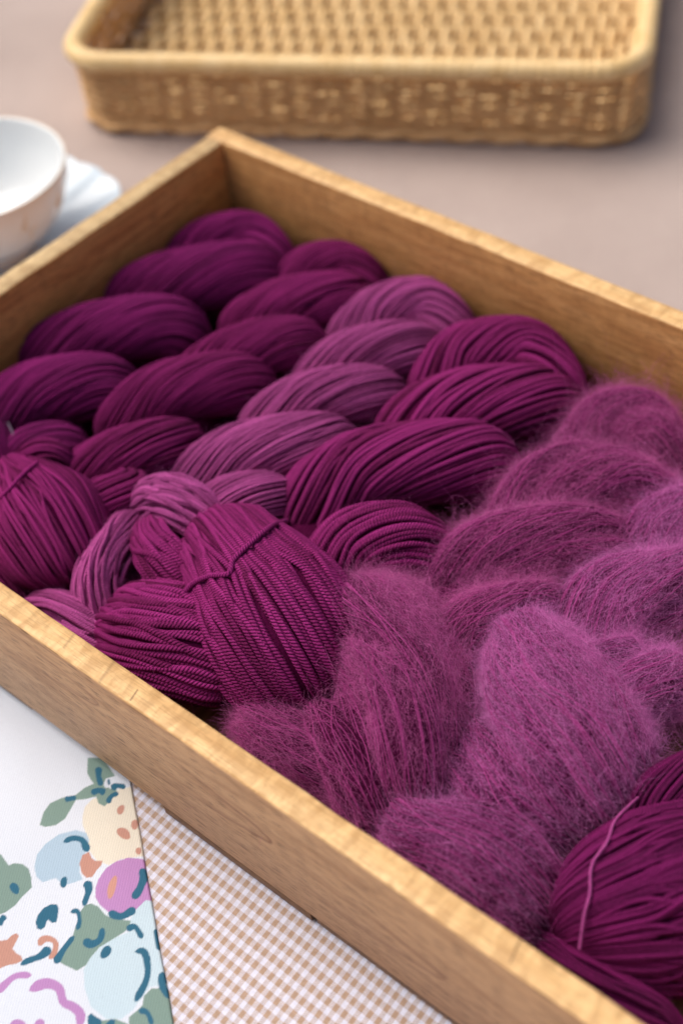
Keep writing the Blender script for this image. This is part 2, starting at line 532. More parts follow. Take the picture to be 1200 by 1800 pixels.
T0, T1 = 1300.0, 1540.0
PRINT = [
    (CREAM, zz(T0, [(545, 500), (560, 440), (610, 390), (660, 375), (700, 400), (780, 330), (860, 310), (1000, 420), (1000, 760), (900, 775), (800, 790), (720, 830), (640, 800), (580, 720), (570, 620), (545, 560)])),
    (PALE, zz(T1, [(900, 190), (985, 90), (1060, 120), (1200, 480), (1250, 900), (1080, 900), (1050, 720), (990, 730), (880, 880), (800, 940), (700, 940), (600, 860), (560, 740), (555, 620), (600, 540), (700, 430), (800, 390), (850, 370), (860, 300), (880, 230)])),
    (BLUE, zz(T0, [(228, 840), (245, 760), (300, 690), (390, 625), (500, 595), (570, 615), (590, 660), (580, 720), (530, 800), (525, 870), (545, 920), (470, 945), (420, 960), (370, 910), (280, 937), (240, 900)])),
    (SAGE, zz(T0, [(265, 565), (290, 480), (330, 420), (410, 380), (500, 360), (560, 315), (620, 290), (600, 265), (576, 220), (580, 120), (680, 120), (760, 240), (700, 255), (685, 290), (730, 325), (770, 330), (765, 365), (715, 415), (690, 440), (650, 420), (635, 375), (560, 390), (500, 395), (470, 450), (430, 520), (370, 565), (300, 578)])),
    (WHITE, ell(712, 290, 26, 30, .4, oy=T0)),
    (SAGE, zz(T1, [(-20, -150), (10, -140), (60, -70), (95, -85), (150, -80), (190, -50), (205, 0), (212, 70), (150, 130), (100, 190), (40, 235), (-20, 260)])),
    (SAGE, zz(T1, [(535, 225), (560, 190), (600, 178), (650, 200), (690, 250), (740, 280), (865, 295), (850, 340), (820, 370), (740, 420), (660, 470), (600, 540), (570, 590), (510, 628), (450, 600), (400, 575), (370, 540), (420, 470), (480, 400), (500, 330), (520, 270)])),
    (LILAC, zz(T0, [(630, 975), (650, 920), (700, 850), (770, 805), (850, 780), (920, 785), (1000, 800), (1020, 900), (1000, 1060), (960, 1060), (900, 1120), (800, 1150), (720, 1140), (660, 1090), (630, 1040)])),
    (PEACH, ell(740, 975, 26, 78, .28, oy=T0)),
    (PINK, zz(T0, [(525, 815), (545, 760), (590, 740), (605, 780), (630, 800), (678, 800), (670, 830), (640, 860), (610, 905), (570, 910), (540, 880)])),
    (PINK, ell(797, 462, 22, 34, .45, oy=T0)), (PINK, ell(817, 620, 50, 33, .6, oy=T0)), (PINK, ell(890, 560, 24, 34, .2, oy=T0)), (PINK, ell(915, 735, 20, 24, .1, oy=T0)),
    (PINK, zz(T1, [(-20, 430), (50, 420), (80, 390), (110, 376), (128, 395), (105, 440), (85, 480), (110, 510), (145, 530), (150, 560), (110, 580), (50, 590), (-20, 620)])),
    (PINK, stroke(T1, [(258, 462), (285, 420), (330, 415), (370, 445), (360, 510), (325, 550)], 46, 34)),
    (LILAC, stroke(T1, [(-15, 770), (40, 710), (110, 660), (212, 655)], 48, 40)),
    (LILAC, stroke(T1, [(195, 757), (300, 710), (390, 740), (420, 830), (480, 860), (530, 910), (520, 1000)], 66, 60)),
    (LILAC, ell(120, 985, 55, 40, 0, oy=T1)), (LILAC, ell(262, 985, 34, 46, .2, oy=T1)),
    (SAGE, zz(T1, [(850, 1000), (850, 930), (900, 890), (940, 850), (950, 790), (1000, 740), (1060, 740), (1150, 790), (1250, 1000)])),
    (SAGE, zz(T1, [(660, 1000), (670, 950), (760, 940), (840, 970), (850, 1000)])),
    (TEAL, stroke(T0, [(655, 180), (650, 230), (668, 305)], 44, 34)), (TEAL, ell(719, 280, 10, 20, -.1, oy=T0)),
    (TEAL, stroke(T0, [(735, 325), (770, 305), (830, 312)], 42, 30)), (TEAL, stroke(T0, [(602, 352), (650, 335), (695, 350)], 36, 44)),
    (TEAL, stroke(T0, [(710, 420), (735, 375), (782, 352)], 34, 28)), (TEAL, stroke(T0, [(428, 392), (502, 378)], 36, 30)),
    (TEAL, stroke(T0, [(420, 677), (480, 650), (545, 665), (580, 740)], 28, 52)), (TEAL, ell(420, 938, 22, 38, .25, oy=T0)),
    (TEAL, stroke(T0, [(930, 850), (950, 900), (920, 990), (875, 1050)], 60, 46)),
    (TEAL, stroke(T1, [(570, 30), (585, 90), (550, 195)], 62, 28)), (TEAL, ell(97, 78, 28, 40, -.5, oy=T1)),
    (TEAL, zz(T1, [(236, 300), (250, 255), (290, 205), (335, 182), (375, 183), (387, 210), (380, 270), (372, 302), (345, 308), (318, 285), (308, 300), (298, 335), (272, 354), (245, 345)])),
    (TEAL, stroke(T1, [(465, 235), (510, 230), (525, 290), (510, 355)], 30, 30)), (TEAL, stroke(T1, [(-10, 320), (35, 258)], 44, 36)),
    (TEAL, stroke(T1, [(365, 580), (420, 490), (490, 395)], 50, 30)), (TEAL, stroke(T1, [(138, 588), (190, 560), (270, 530), (335, 475)], 30, 62)),
    (TEAL, stroke(T1, [(715, 240), (800, 265), (895, 215)], 50, 48)), (TEAL, stroke(T1, [(835, 355), (890, 335), (940, 410)], 40, 36)),
    (TEAL, stroke(T1, [(555, 420), (600, 450), (660, 420), (680, 340)], 60, 34)), (TEAL, ell(700, 503, 30, 48, .6, oy=T1)),
    (TEAL, stroke(T1, [(890, 500), (950, 500), (975, 600), (960, 700), (890, 830)], 46, 42)),
    (TEAL, stroke(T1, [(1030, 345), (1035, 420), (1050, 490)], 36, 24)), (TEAL, stroke(T1, [(1085, 630), (1070, 720), (1130, 800)], 60, 50)),
    (TEAL, stroke(T1, [(915, 885), (970, 900), (1005, 980)], 40, 30)), (TEAL, zz(T1, [(578, 925), (600, 902), (640, 930), (670, 945), (668, 1000), (580, 1000)])),
    (TEAL, zz(T1, [(695, 975), (730, 940), (758, 945), (755, 1000), (700, 1000)])),
]


def inside(poly, X, Y):
    poly = np.asarray(poly)
    r = np.zeros(X.shape, bool)
    x0, y0 = poly[:, 0], poly[:, 1]
    x1, y1 = np.roll(x0, -1), np.roll(y0, -1)
    for a, b, c, d in zip(x0, y0, x1, y1):
        k = (b > Y) != (d > Y)
        if abs(d - b) < 1e-15: continue
        r ^= k & (X < (c - a) * (Y - b) / (d - b) + a)
    return r


FZ = -0.0003
E0, E1 = at(231, 1378, FZ)[:2], at(306, 1806, FZ)[:2]
ed = (E1 - E0) / np.linalg.norm(E1 - E0)
en = np.array([-ed[1], ed[0]])
if en @ (at(100, 1500, FZ)[:2] - E0) < 0: en = -en
# s runs along the folded edge, d away from it into the cloth
step = 0.00042
s_ = np.arange(-0.15, 0.155, step)
d_ = np.r_[np.arange(-3, 0) * 0.00012, np.arange(0, 0.20, step)]
SS, DD = np.meshgrid(s_, d_, indexing='ij')
DC = np.maximum(DD, 0)
EW = (-.0001 * np.sin(SS * 70 + .6) + .0001 * np.sin(SS * 190)) * np.exp(-DC / .01)      # the fold is not ruler straight
XX = E0[0] + ed[0] * SS + en[0] * (DC + EW)
YY = E0[1] + ed[1] * SS + en[1] * (DC + EW)
edge_r = 0.0008
lift = np.where(DD < 0, -np.abs(DD) * 1.0, 0)
ZZ = FZ - edge_r + np.sqrt(np.clip(edge_r ** 2 - np.clip(edge_r - DC, 0, None) ** 2, 0, None)) + lift
ZZ = ZZ + (0.00025 * np.sin(XX * 95 + YY * 45 + 1.5 * np.sin(YY * 60)) + .0002 * np.sin(XX * 40 - YY * 130)) * np.clip(DC / .012, 0, 1) * np.clip((-.304 - YY) / .012, 0, 1)
colr = np.empty(XX.shape + (3,))
cov_colr = np.zeros_like(colr)
polysW = [(c, np.array([at(x, y, FZ)[:2] for x, y in p])) for c, p in PRINT]
sub = [(-.25, -.25), (.25, -.25), (-.25, .25), (.25, .25)]
acc = np.zeros_like(colr)
for ax, ay in sub:
    cc = np.empty_like(colr)
    cc[:] = WHITE
    Xa = XX + step * (ed[0] * ax + en[0] * ay)
    Ya = YY + step * (ed[1] * ax + en[1] * ay)
    for c, pw in polysW:
        lo, hi = pw.min(0), pw.max(0)
        box = (Xa >= lo[0]) & (Xa <= hi[0]) & (Ya >= lo[1]) & (Ya <= hi[1])
        if not box.any(): continue
        idx = np.where(box)
        ins_ = inside(pw, Xa[idx], Ya[idx])
        cc[idx[0][ins_], idx[1][ins_]] = c
    acc += cc
acc /= len(sub)
ns, nd_ = XX.shape
ii, jj = np.meshgrid(np.arange(ns - 1), np.arange(nd_ - 1), indexing='ij')
a_ = ii * nd_ + jj
FQ = np.stack([a_, a_ + nd_, a_ + nd_ + 1, a_ + 1], -1).reshape(-1, 4)
colA = np.concatenate([acc, np.ones(XX.shape + (1,))], -1).reshape(-1, 4)
VV = np.stack([XX, YY, ZZ], -1).reshape(-1, 3)
keepv = VV[:, 1] < -0.294
FQ = FQ[keepv[FQ].all(1)]
nap = mesh_np("floral_napkin", VV, FQ, M['floral'], None, True, {"print": colA})
tag(nap, "folded white napkin printed with pastel flowers, tucked against the front of the box", "napkin")

# ================================================================ WOODEN BOX
D, L, H, TH = 0.30, 0.56, 0.0728, 0.0112
box = empty("wooden_box", (L / 2, -D / 2, 0.001),
            "shallow open wooden box with pale rim, filled with skeins of plum yarn", "box")


def board(name, x0, x1, y0, y1, z0, z1, mat, rim_mat, parent, nseg, axis, bev=0.0009, wav=0.00045, seed=0):
    """a sawn board: rounded, slightly uneven long edges; the top edge has a paler material than the faces"""
    rng = np.random.default_rng(seed)
    lng = np.linspace(0, 1, nseg)
    # section (u across, v up), counter-clockwise, two points per corner plus face points
    wd, ht = (y1 - y0, z1 - z0) if axis == 'X' else (x1 - x0, z1 - z0)
    b = bev
    sec = [(b, 0), (wd - b, 0), (wd, b), (wd, ht * .5), (wd, ht - b), (wd - b * .35, ht - b * .35), (wd - b, ht), (wd * .5, ht + .0001), (b, ht), (b * .35, ht - b * .35), (0, ht - b), (0, ht * .5), (0, b)]
    sec = np.array(sec)
    k = len(sec)
    w1, w2, w3 = (lownoise(nseg, 34, wav, rng) for _ in range(3))
    V = np.zeros((nseg, k, 3))
    for q in range(k):
        u, v = sec[q]
        du = np.where(sec[q, 0] < wd * .3, w1, np.where(sec[q, 0] > wd * .7, w2, 0)) * (1 if v > ht * .8 else .25)
        dv = w3 * (.8 if v > ht * .8 else 0)
        if axis == 'X':
            V[:, q] = np.stack([x0 + (x1 - x0) * lng, y0 + u + du, z0 + v + dv], 1)
        else:
            V[:, q] = np.stack([x0 + u + du, y0 + (y1 - y0) * lng, z0 + v + dv], 1)
    idx = np.arange(nseg * k).reshape(nseg, k)
    F, rim = [], []
    for q in range(k):
        q2 = (q + 1) % k
        f = np.stack([idx[:-1, q], idx[:-1, q2], idx[1:, q2], idx[1:, q]], 1)
        if axis == 'Y': f = f[:, ::-1]
        f = f if axis == 'X' else f
        F.append(f[:, ::-1] if axis == 'X' else f[:, ::-1])
        rim.append(np.full(len(f), 5 <= q <= 8))
    F = np.vstack(F)
    rim = np.concatenate(rim)
    cap0 = V[0].mean(0)
    Vx = np.vstack([V.reshape(-1, 3), V[0].mean(0), V[-1].mean(0)])
    o = mesh_np(name, Vx, F, mat, parent, True)
    me = o.data
    me.materials.append(rim_mat)
    me.polygons.foreach_set("material_index", rim.astype(np.int32))
    # end caps
    import bmesh
    bm = bmesh.new()
    bm.from_mesh(me)
    bm.verts.ensure_lookup_table()
    c0, c1 = bm.verts[nseg * k], bm.verts[nseg * k + 1]
    for q in range(k):
        q2 = (q + 1) % k
        bm.faces.new((bm.verts[q], bm.verts[q2], c0))
        bm.faces.new((bm.verts[(nseg - 1) * k + q2], bm.verts[(nseg - 1) * k + q], c1))
    bmesh.ops.recalc_face_normals(bm, faces=bm.faces)
    bm.to_mesh(me)
    bm.free()
    me.set_sharp_from_angle(angle=math.radians(50))
    return o


ZB = 0.0062
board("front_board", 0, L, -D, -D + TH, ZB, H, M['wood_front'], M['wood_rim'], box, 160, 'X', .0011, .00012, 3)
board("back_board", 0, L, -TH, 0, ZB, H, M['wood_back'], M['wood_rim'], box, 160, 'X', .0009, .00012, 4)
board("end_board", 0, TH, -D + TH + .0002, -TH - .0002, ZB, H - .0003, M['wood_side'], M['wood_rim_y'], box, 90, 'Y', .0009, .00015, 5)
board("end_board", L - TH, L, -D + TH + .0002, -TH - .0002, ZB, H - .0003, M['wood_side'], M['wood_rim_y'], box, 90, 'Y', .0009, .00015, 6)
# bottom planks, their ends show under the front board as separate blocks
n1 = at(49, 1250, .003)[0], at(285, 1421, .003)[0], at(549, 1618, .003)[0]
cuts = [0.0] + list(n1) + [n1[2] + .092, n1[2] + .185, L]
for k in range(len(cuts) - 1):
    ins = (.0018, .0035, .0006, .0012, .002, .001)[k % 6]
    board("bottom_plank", cuts[k] + .0011, cuts[k + 1] - .0011, -D + ins, -ins, 0.0001, ZB - .0002, M['wood_base'], M['wood_base'], box, 12, 'X', .0006, .0001, 20 + k)

# ================================================================ YARN
FUZZ = []      # (positions (n,m,3), radius, material, parent)


class Lobe: pass


def world_path(pts):
    """pts rows (px, py, z, radius_px) -> rows (x, y, z, radius in metres)"""
    out = []
    for px, py, z, rp in pts:
        p = at(px, py, z)
        out.append((*p, rp * depth(p) / F_PX))
    return np.array(out)


def lobe_geo(pts, twist, flat=1.0, end=(0.55, 0.55), n=48, amp=.03, fine=False):
    g = Lobe()
    P, Ln = cr(world_path(pts), n)
    g.X, g.R, g.len = P[:, :3], P[:, 3], Ln
    t = np.linspace(0, 1, n)
    e0 = end[0] + (1 - end[0]) * np.sin(np.clip(t / .22, 0, 1) * math.pi / 2)
    e1 = end[1] + (1 - end[1]) * np.sin(np.clip((1 - t) / .22, 0, 1) * math.pi / 2)
    g.R = g.R * e0 * e1
    g.t = t
    g.T, g.N, g.B = frames(g.X)
    g.twist, g.flat, g.n = twist, flat, n
    g.amp, g.fold = amp, np.random.default_rng(int(abs(pts[0][0] * 7 + pts[0][1])))
    g.fk = [(g.fold.integers(1, 4), g.fold.uniform(0, 6.28), g.fold.uniform(-3, 3)) for _ in range(3)]
    g.valley = [(g.fold.uniform(0, 6.28), g.fold.uniform(.16, .30), g.fold.uniform(.5, 1.0)) for _ in range(9)]
    if fine:
        g.valley = [(g.fold.uniform(0, 6.28), g.fold.uniform(.035, .085), g.fold.uniform(.6, 1.6)) for _ in range(26)]
    return g


def surf(g, t, th, r_off=0.0):
    """points on the lobe's surface; t, th arrays of one shape"""
    x = t * (g.n - 1)
    i = np.clip(x.astype(int), 0, g.n - 2)
    f = (x - i)[..., None]
    lerp = lambda A: A[i] * (1 - f) + A[i + 1] * f
    C, N, B = lerp(g.X), lerp(g.N), lerp(g.B)
    R0 = lerp(g.R[:, None])[..., 0]
    ph = th + g.twist * (t - .5)                      # follows the strands
    wv = sum(np.cos(k_ * ph + p_ + q_ * t) for k_, p_, q_ in g.fk) / 3
    vl = 0
    for c_, w_, d_ in g.valley:                       # narrow folds between bundles of strands
        dd = np.abs((ph - c_ - .35 * np.sin(t * 5 + c_ * 3) + math.pi) % (2 * math.pi) - math.pi)
        vl = vl + d_ * np.exp(-(dd / w_) ** 2) * (.55 + .45 * np.sin(t * 4 + c_ * 5))
    R = (R0 * (1 + g.amp * (wv - 1.1 * vl)) + r_off)[..., None]
    nrm = np.cos(th)[..., None] * N + np.sin(th)[..., None] * B
    return C + R * (np.cos(th)[..., None] * N * g.flat + np.sin(th)[..., None] * B), nrm


def build_lobe(name, parent, pts, yarn_d, mats, twist=1.4, seed=0, ply=0, step=0.0015, flat=1.0, end=(.55, .55), jit=0.35,
               single=False, spacing=0.86, wander=0.5, layers=1, sparse=1.0, label=None, ring=6, amp=.03, radj=.4, fine=False):
    rng = np.random.default_rng(seed)
    g = lobe_geo(pts, twist, flat, end, amp=amp, fine=fine)
    LOBES.append(g)
    yr = yarn_d / 2
    # core
    m = g.n
    ths = np.linspace(0, 2 * math.pi, 28, endpoint=False)
    TT, HH = np.meshgrid(g.t, ths, indexing='ij')
    cp, _ = surf(g, TT, HH, -yr * 1.15)
    V = cp.reshape(-1, 3)
    i = np.arange(m - 1)[:, None] * 28
    j = np.arange(28)[None, :]
    j2 = (j + 1) % 28
    F = np.stack([i + j, i + j2, i + 28 + j2, i + 28 + j], -1).reshape(-1, 4)
    V = np.vstack([V, g.X[0], g.X[-1]])
    capA = np.stack([np.full(28, len(V) - 2), j2[0], j[0], j[0]], 1)
    capB = np.stack([np.full(28, len(V) - 1), (m - 1) * 28 + j[0], (m - 1) * 28 + j2[0], (m - 1) * 28 + j2[0]], 1)
    tri = []
    core_parts = (V, F)
    tints = [np.full(len(V), 0.25)]
    parts = [core_parts]
    nst = max(6, int(2 * math.pi * np.percentile(g.R, 85) / (yarn_d * spacing) * sparse))
    strands = []
    ms = max(10, int(g.len * 1.15 / step))
    t = np.linspace(0, 1, ms)
    for lay in range(layers):
        for k in range(nst):
            th0 = 2 * math.pi * (k + rng.uniform(-jit, jit)) / nst + lay * .1
            dth = lownoise(ms, 4, wander * 2 * math.pi / nst, rng)
            th = th0 - twist * (t - .5) * rng.normal(1, .06) + dth
            # leave out strands that never face up or outward
            mid, nr = surf(g, t[::6], th[::6])
            if (nr[:, 2] > -0.02).sum() == 0: continue
            ro = -yr * .35 + abs(lownoise(ms, 5, yr * radj, rng)) - lay * yr * .8 + rng.normal(0, yr * radj * .4)
            X, _ = surf(g, t, th, ro)
            rr = np.clip(yr * (1 + lownoise(ms, 7, .07, rng)), yr * .8, yr * 1.2)
            V, F, ph = tube_mesh(X, rr, ring, ply, yarn_d * 1.65, rng.uniform(0, 1), True)
            strands.append((V, F, float(np.clip(rng.normal(.5, .22), 0, 1)), ph))
    if single:
        body = mesh_np(name, core_parts[0], core_parts[1], mats[1], parent, True, {"tint": np.full(len(core_parts[0]), .2)})
        if label: body["label"] = label
        if not (name == "ball_end" or name == "loop_end" or seed >= 202):      # the far lobes, seen small: strands joined
            Vs, Fs = join([(q[0], q[1]) for q in strands])
            o = mesh_np("yarn_strands", Vs, Fs, mats[0], body, True, {"tint": np.concatenate([np.full(len(q[0]), q[2]) for q in strands]), "ply": np.concatenate([q[3] for q in strands])})
            o["kind"] = "stuff"
            o.name = "yarn_winding"
            strands = []
        for V, F, tn, ph in strands:
            mesh_np("yarn_strand", V, F, mats[0], body, True, {"tint": np.full(len(V), tn), "ply": ph})
    else:
        Vs, Fs = join([(q[0], q[1]) for q in strands])
        tn = np.concatenate([np.full(len(q[0]), q[2]) for q in strands])
        ph = np.concatenate([q[3] for q in strands])
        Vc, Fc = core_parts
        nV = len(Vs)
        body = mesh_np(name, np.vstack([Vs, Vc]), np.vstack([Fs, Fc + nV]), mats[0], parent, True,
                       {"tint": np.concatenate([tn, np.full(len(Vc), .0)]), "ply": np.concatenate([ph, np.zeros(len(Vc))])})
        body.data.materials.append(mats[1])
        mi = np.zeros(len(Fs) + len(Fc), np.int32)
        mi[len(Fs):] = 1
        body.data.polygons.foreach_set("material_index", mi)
        if label: body["label"] = label
    body_g[body.name] = g
    return body, g


body_g = {}
LOBES = []


def fuzz(body, g, n, mat, length=(.006, .014), lift=.5, curl=1.0, rad=4.5e-5, seed=0, along=.8, pts=8, t_rng=(.03, .97)):
    """loose fibres standing off the surface of a lobe; one hair-curves object under the lobe"""
    rng = np.random.default_rng(seed + 100)
    t = rng.uniform(t_rng[0], t_rng[1], n)
    th = rng.uniform(-math.pi, math.pi, n)
    P, nr = surf(g, t, th, 0.0)
    ph = th + g.twist * (t - .5)
    dens = .5 + .5 * np.cos(7 * ph + 3 * np.sin(9 * t + seed)) * np.cos(5 * t * 3 + 2 * ph + seed)
    ok = (nr[:, 2] > -.45) & (rng.uniform(0, 1, n) < .35 + .65 * dens)
    near = np.full(n, 1.0)
    for h in LOBES:
        if h is g: continue
        if np.linalg.norm(h.X[24] - g.X[24]) > .13: continue
        X2, R2 = h.X[::2], h.R[::2]
        near = np.minimum(near, (np.linalg.norm(P[:, None] - X2[None], axis=2) - R2[None]).min(1))
    ok &= (near > -.0008) & ((near > .0036) | (rng.uniform(0, 1, n) < .34))
    t, th, P, nr = t[ok], th[ok], P[ok], nr[ok]
    n = len(t)
    P2, _ = surf(g, np.clip(t + .015, 0, 1), th - g.twist * .015)
    sd_ = unit(P2 - P) * rng.choice([-1, 1], n)[:, None]
    rv = unit(rng.normal(0, 1, (n, 3)))
    d = unit(sd_ * along + rv * .62 + nr * lift * rng.uniform(.0, 1.0, n)[:, None])
    Lh = rng.uniform(*length, n) * rng.choice([.6, 1, 1, 1.5], n)
    ax = unit(rng.normal(0, 1, (n, 3)))
    cv = rng.normal(0, curl, n)
    ax2 = unit(rng.normal(0, 1, (n, 3)))
    Q = np.zeros((n, pts, 3))
    Q[:, 0] = P - nr * .0006
    st = Lh / (pts - 1)
    for k in range(1, pts):
        Q[:, k] = Q[:, k - 1] + d * st[:, None]
        d = unit(d + np.cross(ax, d) * (cv * 1.9 / pts)[:, None] + np.cross(ax2, d) * (np.sin(k * 1.1 + cv * 3) * curl * 1.7 / pts)[:, None]
                 - nr * (.10 * lift) + rng.normal(0, .09 * curl, (n, 3)))
        # stay near the surface: never inside
        xi = np.clip((t * (g.n - 1)).astype(int), 0, g.n - 1)
    hc = bpy.data.hair_curves.new("fuzz")
    hc.add_curves([pts] * n)
    hc.attributes["position"].data.foreach_set("vector", np.ascontiguousarray(Q, np.float32).ravel())
    ra = hc.attributes.get("radius") or hc.attributes.new("radius", 'FLOAT', 'POINT')
    taper = np.linspace(1, .45, pts)[None, :] * rng.uniform(.7, 1.3, n)[:, None] * rad
    ra.data.foreach_set("value", np.ascontiguousarray(taper, np.float32).ravel())
    hc.materials.append(mat)
    o = bpy.data.objects.new("fuzz", hc)
    link(o, body)
    o["kind"] = "stuff"
    return o


def on_lobes(px, py, off):
    """where a thread seen at that pixel lies on the yarn under it"""
    X = np.vstack([g.X for g in LOBES])
    Rr = np.concatenate([g.R for g in LOBES])
    for z in np.arange(.095, .004, -.0005):
        p = at(px, py, z)
        if (np.linalg.norm(X - p, axis=1) - Rr).min() < off: return p
    return at(px, py, .01)


def strand(name, parent, pts, d, mat, ply=3, label=None, step=.0006):
    W = np.array([on_lobes(a, b, d * .2) for a, b, z in pts])
    P, Ln = cr(W, max(12, int(np.linalg.norm(np.diff(W, axis=0), axis=1).sum() / step)))
    V, F, ph = tube_mesh(P, np.full(len(P), d / 2), 9, ply, d * 1.7, 0, True)
    o = mesh_np(name, V, F, mat, parent, True, {"tint": np.full(len(V), .75), "ply": ph})
    if label: o["label"] = label
    return o


SK_GROUP = "skeins of plum yarn laid side by side in the box"


def skein(k, label):
    y = -0.15
    x = {1: .06, 2: .115, 3: .165, 4: .225, 5: .297, 6: .35, 7: .42}[k]
    return empty("yarn_skein", (x, y, ZB + .001), label, "yarn skein", SK_GROUP)


ZM, ZE = 0.037, 0.015       # rope centre heights: middle and ends of a lobe


def L3(p0, p1, p2, p3, r, zm=ZM, ze=ZE, shrink=True):
    """four image points along a lobe of twisted rope"""
    (a, b), (c, d), (e, f), (g_, h) = p0, p1, p2, p3
    r = r * (.95 if shrink else .88)
    a, g_ = a + .58 * r, g_ - .50 * r
    return [(a - .12 * r, b + r * .80, ze - .004, r * .9), (a, b + r * .16, ze + .013, r * .98), (c, d, zm, r), (e, f, zm + .001, r),
            (g_, h + r * .12, ze + .014, r * .96), (g_ + .10 * r, h + r * .75, ze - .004, r * .85)]


# ---- skein data: label, yarn diameter, lobes, twist
DATA = {
    1: dict(label="violet plum fine yarn skein along the left wall of the box", d=.0012, fz=900, lobes=[
        (L3((305, 450), (370, 425), (440, 418), (505, 460), 46), 2.0),
        (L3((205, 520), (320, 496), (420, 482), (485, 490), 62), 1.5),
        (L3((55, 620), (170, 588), (280, 574), (350, 588), 60), 1.5),
        (L3((-30, 725), (70, 692), (170, 678), (230, 690), 62), 1.5),
        (L3((5, 810), (60, 788), (105, 782), (145, 795), 42), 1.4)]),
    2: dict(label="dark magenta fine yarn skein, second from the left wall, ending in a round ball", d=.0013, fz=900, lobes=[
        (L3((485, 500), (545, 472), (605, 468), (668, 500), 44), 2.0),
        (L3((405, 570), (500, 540), (585, 528), (640, 530), 54), 1.5),
        (L3((325, 655), (420, 622), (505, 606), (560, 612), 54), 1.5),
        (L3((190, 735), (290, 694), (390, 674), (465, 678), 60), 1.5),
        (L3((118, 835), (210, 806), (285, 788), (345, 785), 56), 1.4),
        (L3((130, 905), (180, 885), (220, 872), (250, 862), 48), 1.2)]),
    3: dict(label="pale mauve slightly hairy skein between two dark plum skeins", d=.0015, fz=2600, lobes=[
        (L3((592, 590), (670, 552), (745, 540), (818, 585), 54), 2.0),
        (L3((530, 660), (620, 630), (705, 616), (768, 622), 54), 1.5),
        (L3((440, 740), (540, 705), (630, 692), (695, 695), 54), 1.5),
        (L3((318, 840), (420, 804), (520, 784), (608, 778), 62), 1.4),
        (L3((345, 915), (400, 890), (455, 878), (503, 880), 54), 1.2)]),
    4: dict(label="dark plum thick plied skein in mid box, its near end a large tied ball", d=.0025, fz=1000, lobes=[
        (L3((735, 670), (820, 628), (920, 618), (1005, 680), 60), 2.2),
        (L3((680, 755), (790, 722), (900, 708), (995, 712), 70), 1.6),
        (L3((505, 885), (630, 832), (770, 812), (885, 812), 76), 1.6),
        (L3((555, 985), (630, 955), (700, 948), (775, 965), 66), 1.2)]),
    5: dict(label="fluffy mauve mohair skein beside the dark plied skein, ending in a hairy ball", d=.0006, fz=11500, lobes=[
        (L3((985, 780), (1060, 742), (1130, 738), (1190, 780), 58), 1.8),
        (L3((870, 895), (970, 856), (1080, 846), (1180, 880), 72), 1.5),
        (L3((755, 1000), (860, 966), (990, 952), (1105, 965), 74), 1.5),
        (L3((770, 1125), (840, 1098), (910, 1085), (985, 1085), 68), 1.2)]),
    6: dict(label="lightest and fluffiest lilac plum mohair skein at the right edge", d=.0006, fz=13000, lobes=[
        (L3((1100, 960), (1170, 925), (1240, 905), (1320, 900), 62), 1.5),
        (L3((985, 1100), (1080, 1055), (1190, 1030), (1290, 1020), 82), 1.5),
        (L3((985, 1225), (1060, 1208), (1130, 1195), (1200, 1190), 80), 1.2)]),
    7: dict(label="dark plum smooth skein in the near right corner with a loose pale tie strand", d=.0017, fz=800, lobes=[
        (L3((1105, 1450), (1160, 1410), (1230, 1370), (1330, 1330), 58), 1.4)]),
}
SK = {}


HALOS = []


def halo(k, b, g, n, seed):
    HALOS.append((k, b, g, n, seed))        # grown at the end, when every lobe is known


def grow_halos():
    for k, b, g, n, seed in HALOS:
        m = M['fibre%d' % k]
        if k in (5, 6):
            fuzz(b, g, int(n * 3.2), m, (.005, .013), .13, 1.2, 2.1e-5, seed, 1.0, 8, (.05, .95))
            fuzz(b, g, int(n * 1.2), m, (.004, .010), .26, 2.2, 2.0e-5, seed + 3, .35, 9, (.05, .95))
            fuzz(b, g, n // 7, m, (.010, .032), .60, 1.7, 3.0e-5, seed + 7, .7, 12)
        else:
            fuzz(b, g, n, m, (.003, .009), .5, 1.0, 2.6e-5, seed)


for k, dat in DATA.items():
    sk = SK[k] = skein(k, dat['label'])
    mats = (M['yarn%d' % k], M['core%d' % k])
    for q, (pts, tw) in enumerate(dat['lobes']):
        tw = tw * 2.2
        mo = k in (5, 6)
        if mo: pts = [(a_, b_, c_ - .001, d_ * .92) for a_, b_, c_, d_ in pts]
        b, g = build_lobe("twisted_lobe", sk, pts, dat['d'], mats, tw, seed=k * 50 + q, ply=0 if mo else 3,
                          step=.0014 if k == 4 else .0026 if mo else .0021, single=(k == 4), jit=.45 if mo else .12, wander=2.6 if mo else .32, amp=.19 if mo else .022, radj=.8 if mo else .3, fine=k in (1, 2, 3, 4), spacing=.86 if mo else .94,
                          sparse=.42 if mo else 1.0, ring=4 if mo else 7 if k == 4 else 5)
        halo(k, b, g, dat['fz'], k * 50 + q)


def extra(k, name, pts, d=None, twist=0.2, fz=None, seed=0, end=(.4, .4), **kw):
    dat = DATA[k]
    mo = k in (5, 6)
    b, g = build_lobe(name, SK[k], pts, d or dat['d'], (M['yarn%d' % k], M['core%d' % k]), twist, seed=900 + k * 20 + seed, end=end,
                      ply=0 if mo else 3, step=.0013 if k == 4 else .0026 if mo else .0018, ring=4 if mo else 8 if k == 4 else 5, single=kw.pop('single', k == 4), **kw)
    halo(k, b, g, dat['fz'] if fz is None else fz, 900 + k * 20 + seed)
    return b


# skein 1: knob cut by the left edge, with a pale thread
extra(1, "loop_end", [(-60, 735, .03, 45), (-35, 790, .035, 62), (-30, 850, .03, 66), (-30, 930, .02, 50)], twist=.5, seed=1)
strand("tie_strand", SK[1], [(14, 742, .055), (24, 765, .057), (31, 800, .05)], .0009, M['tag_thread'], 0, "pale grey tie thread")
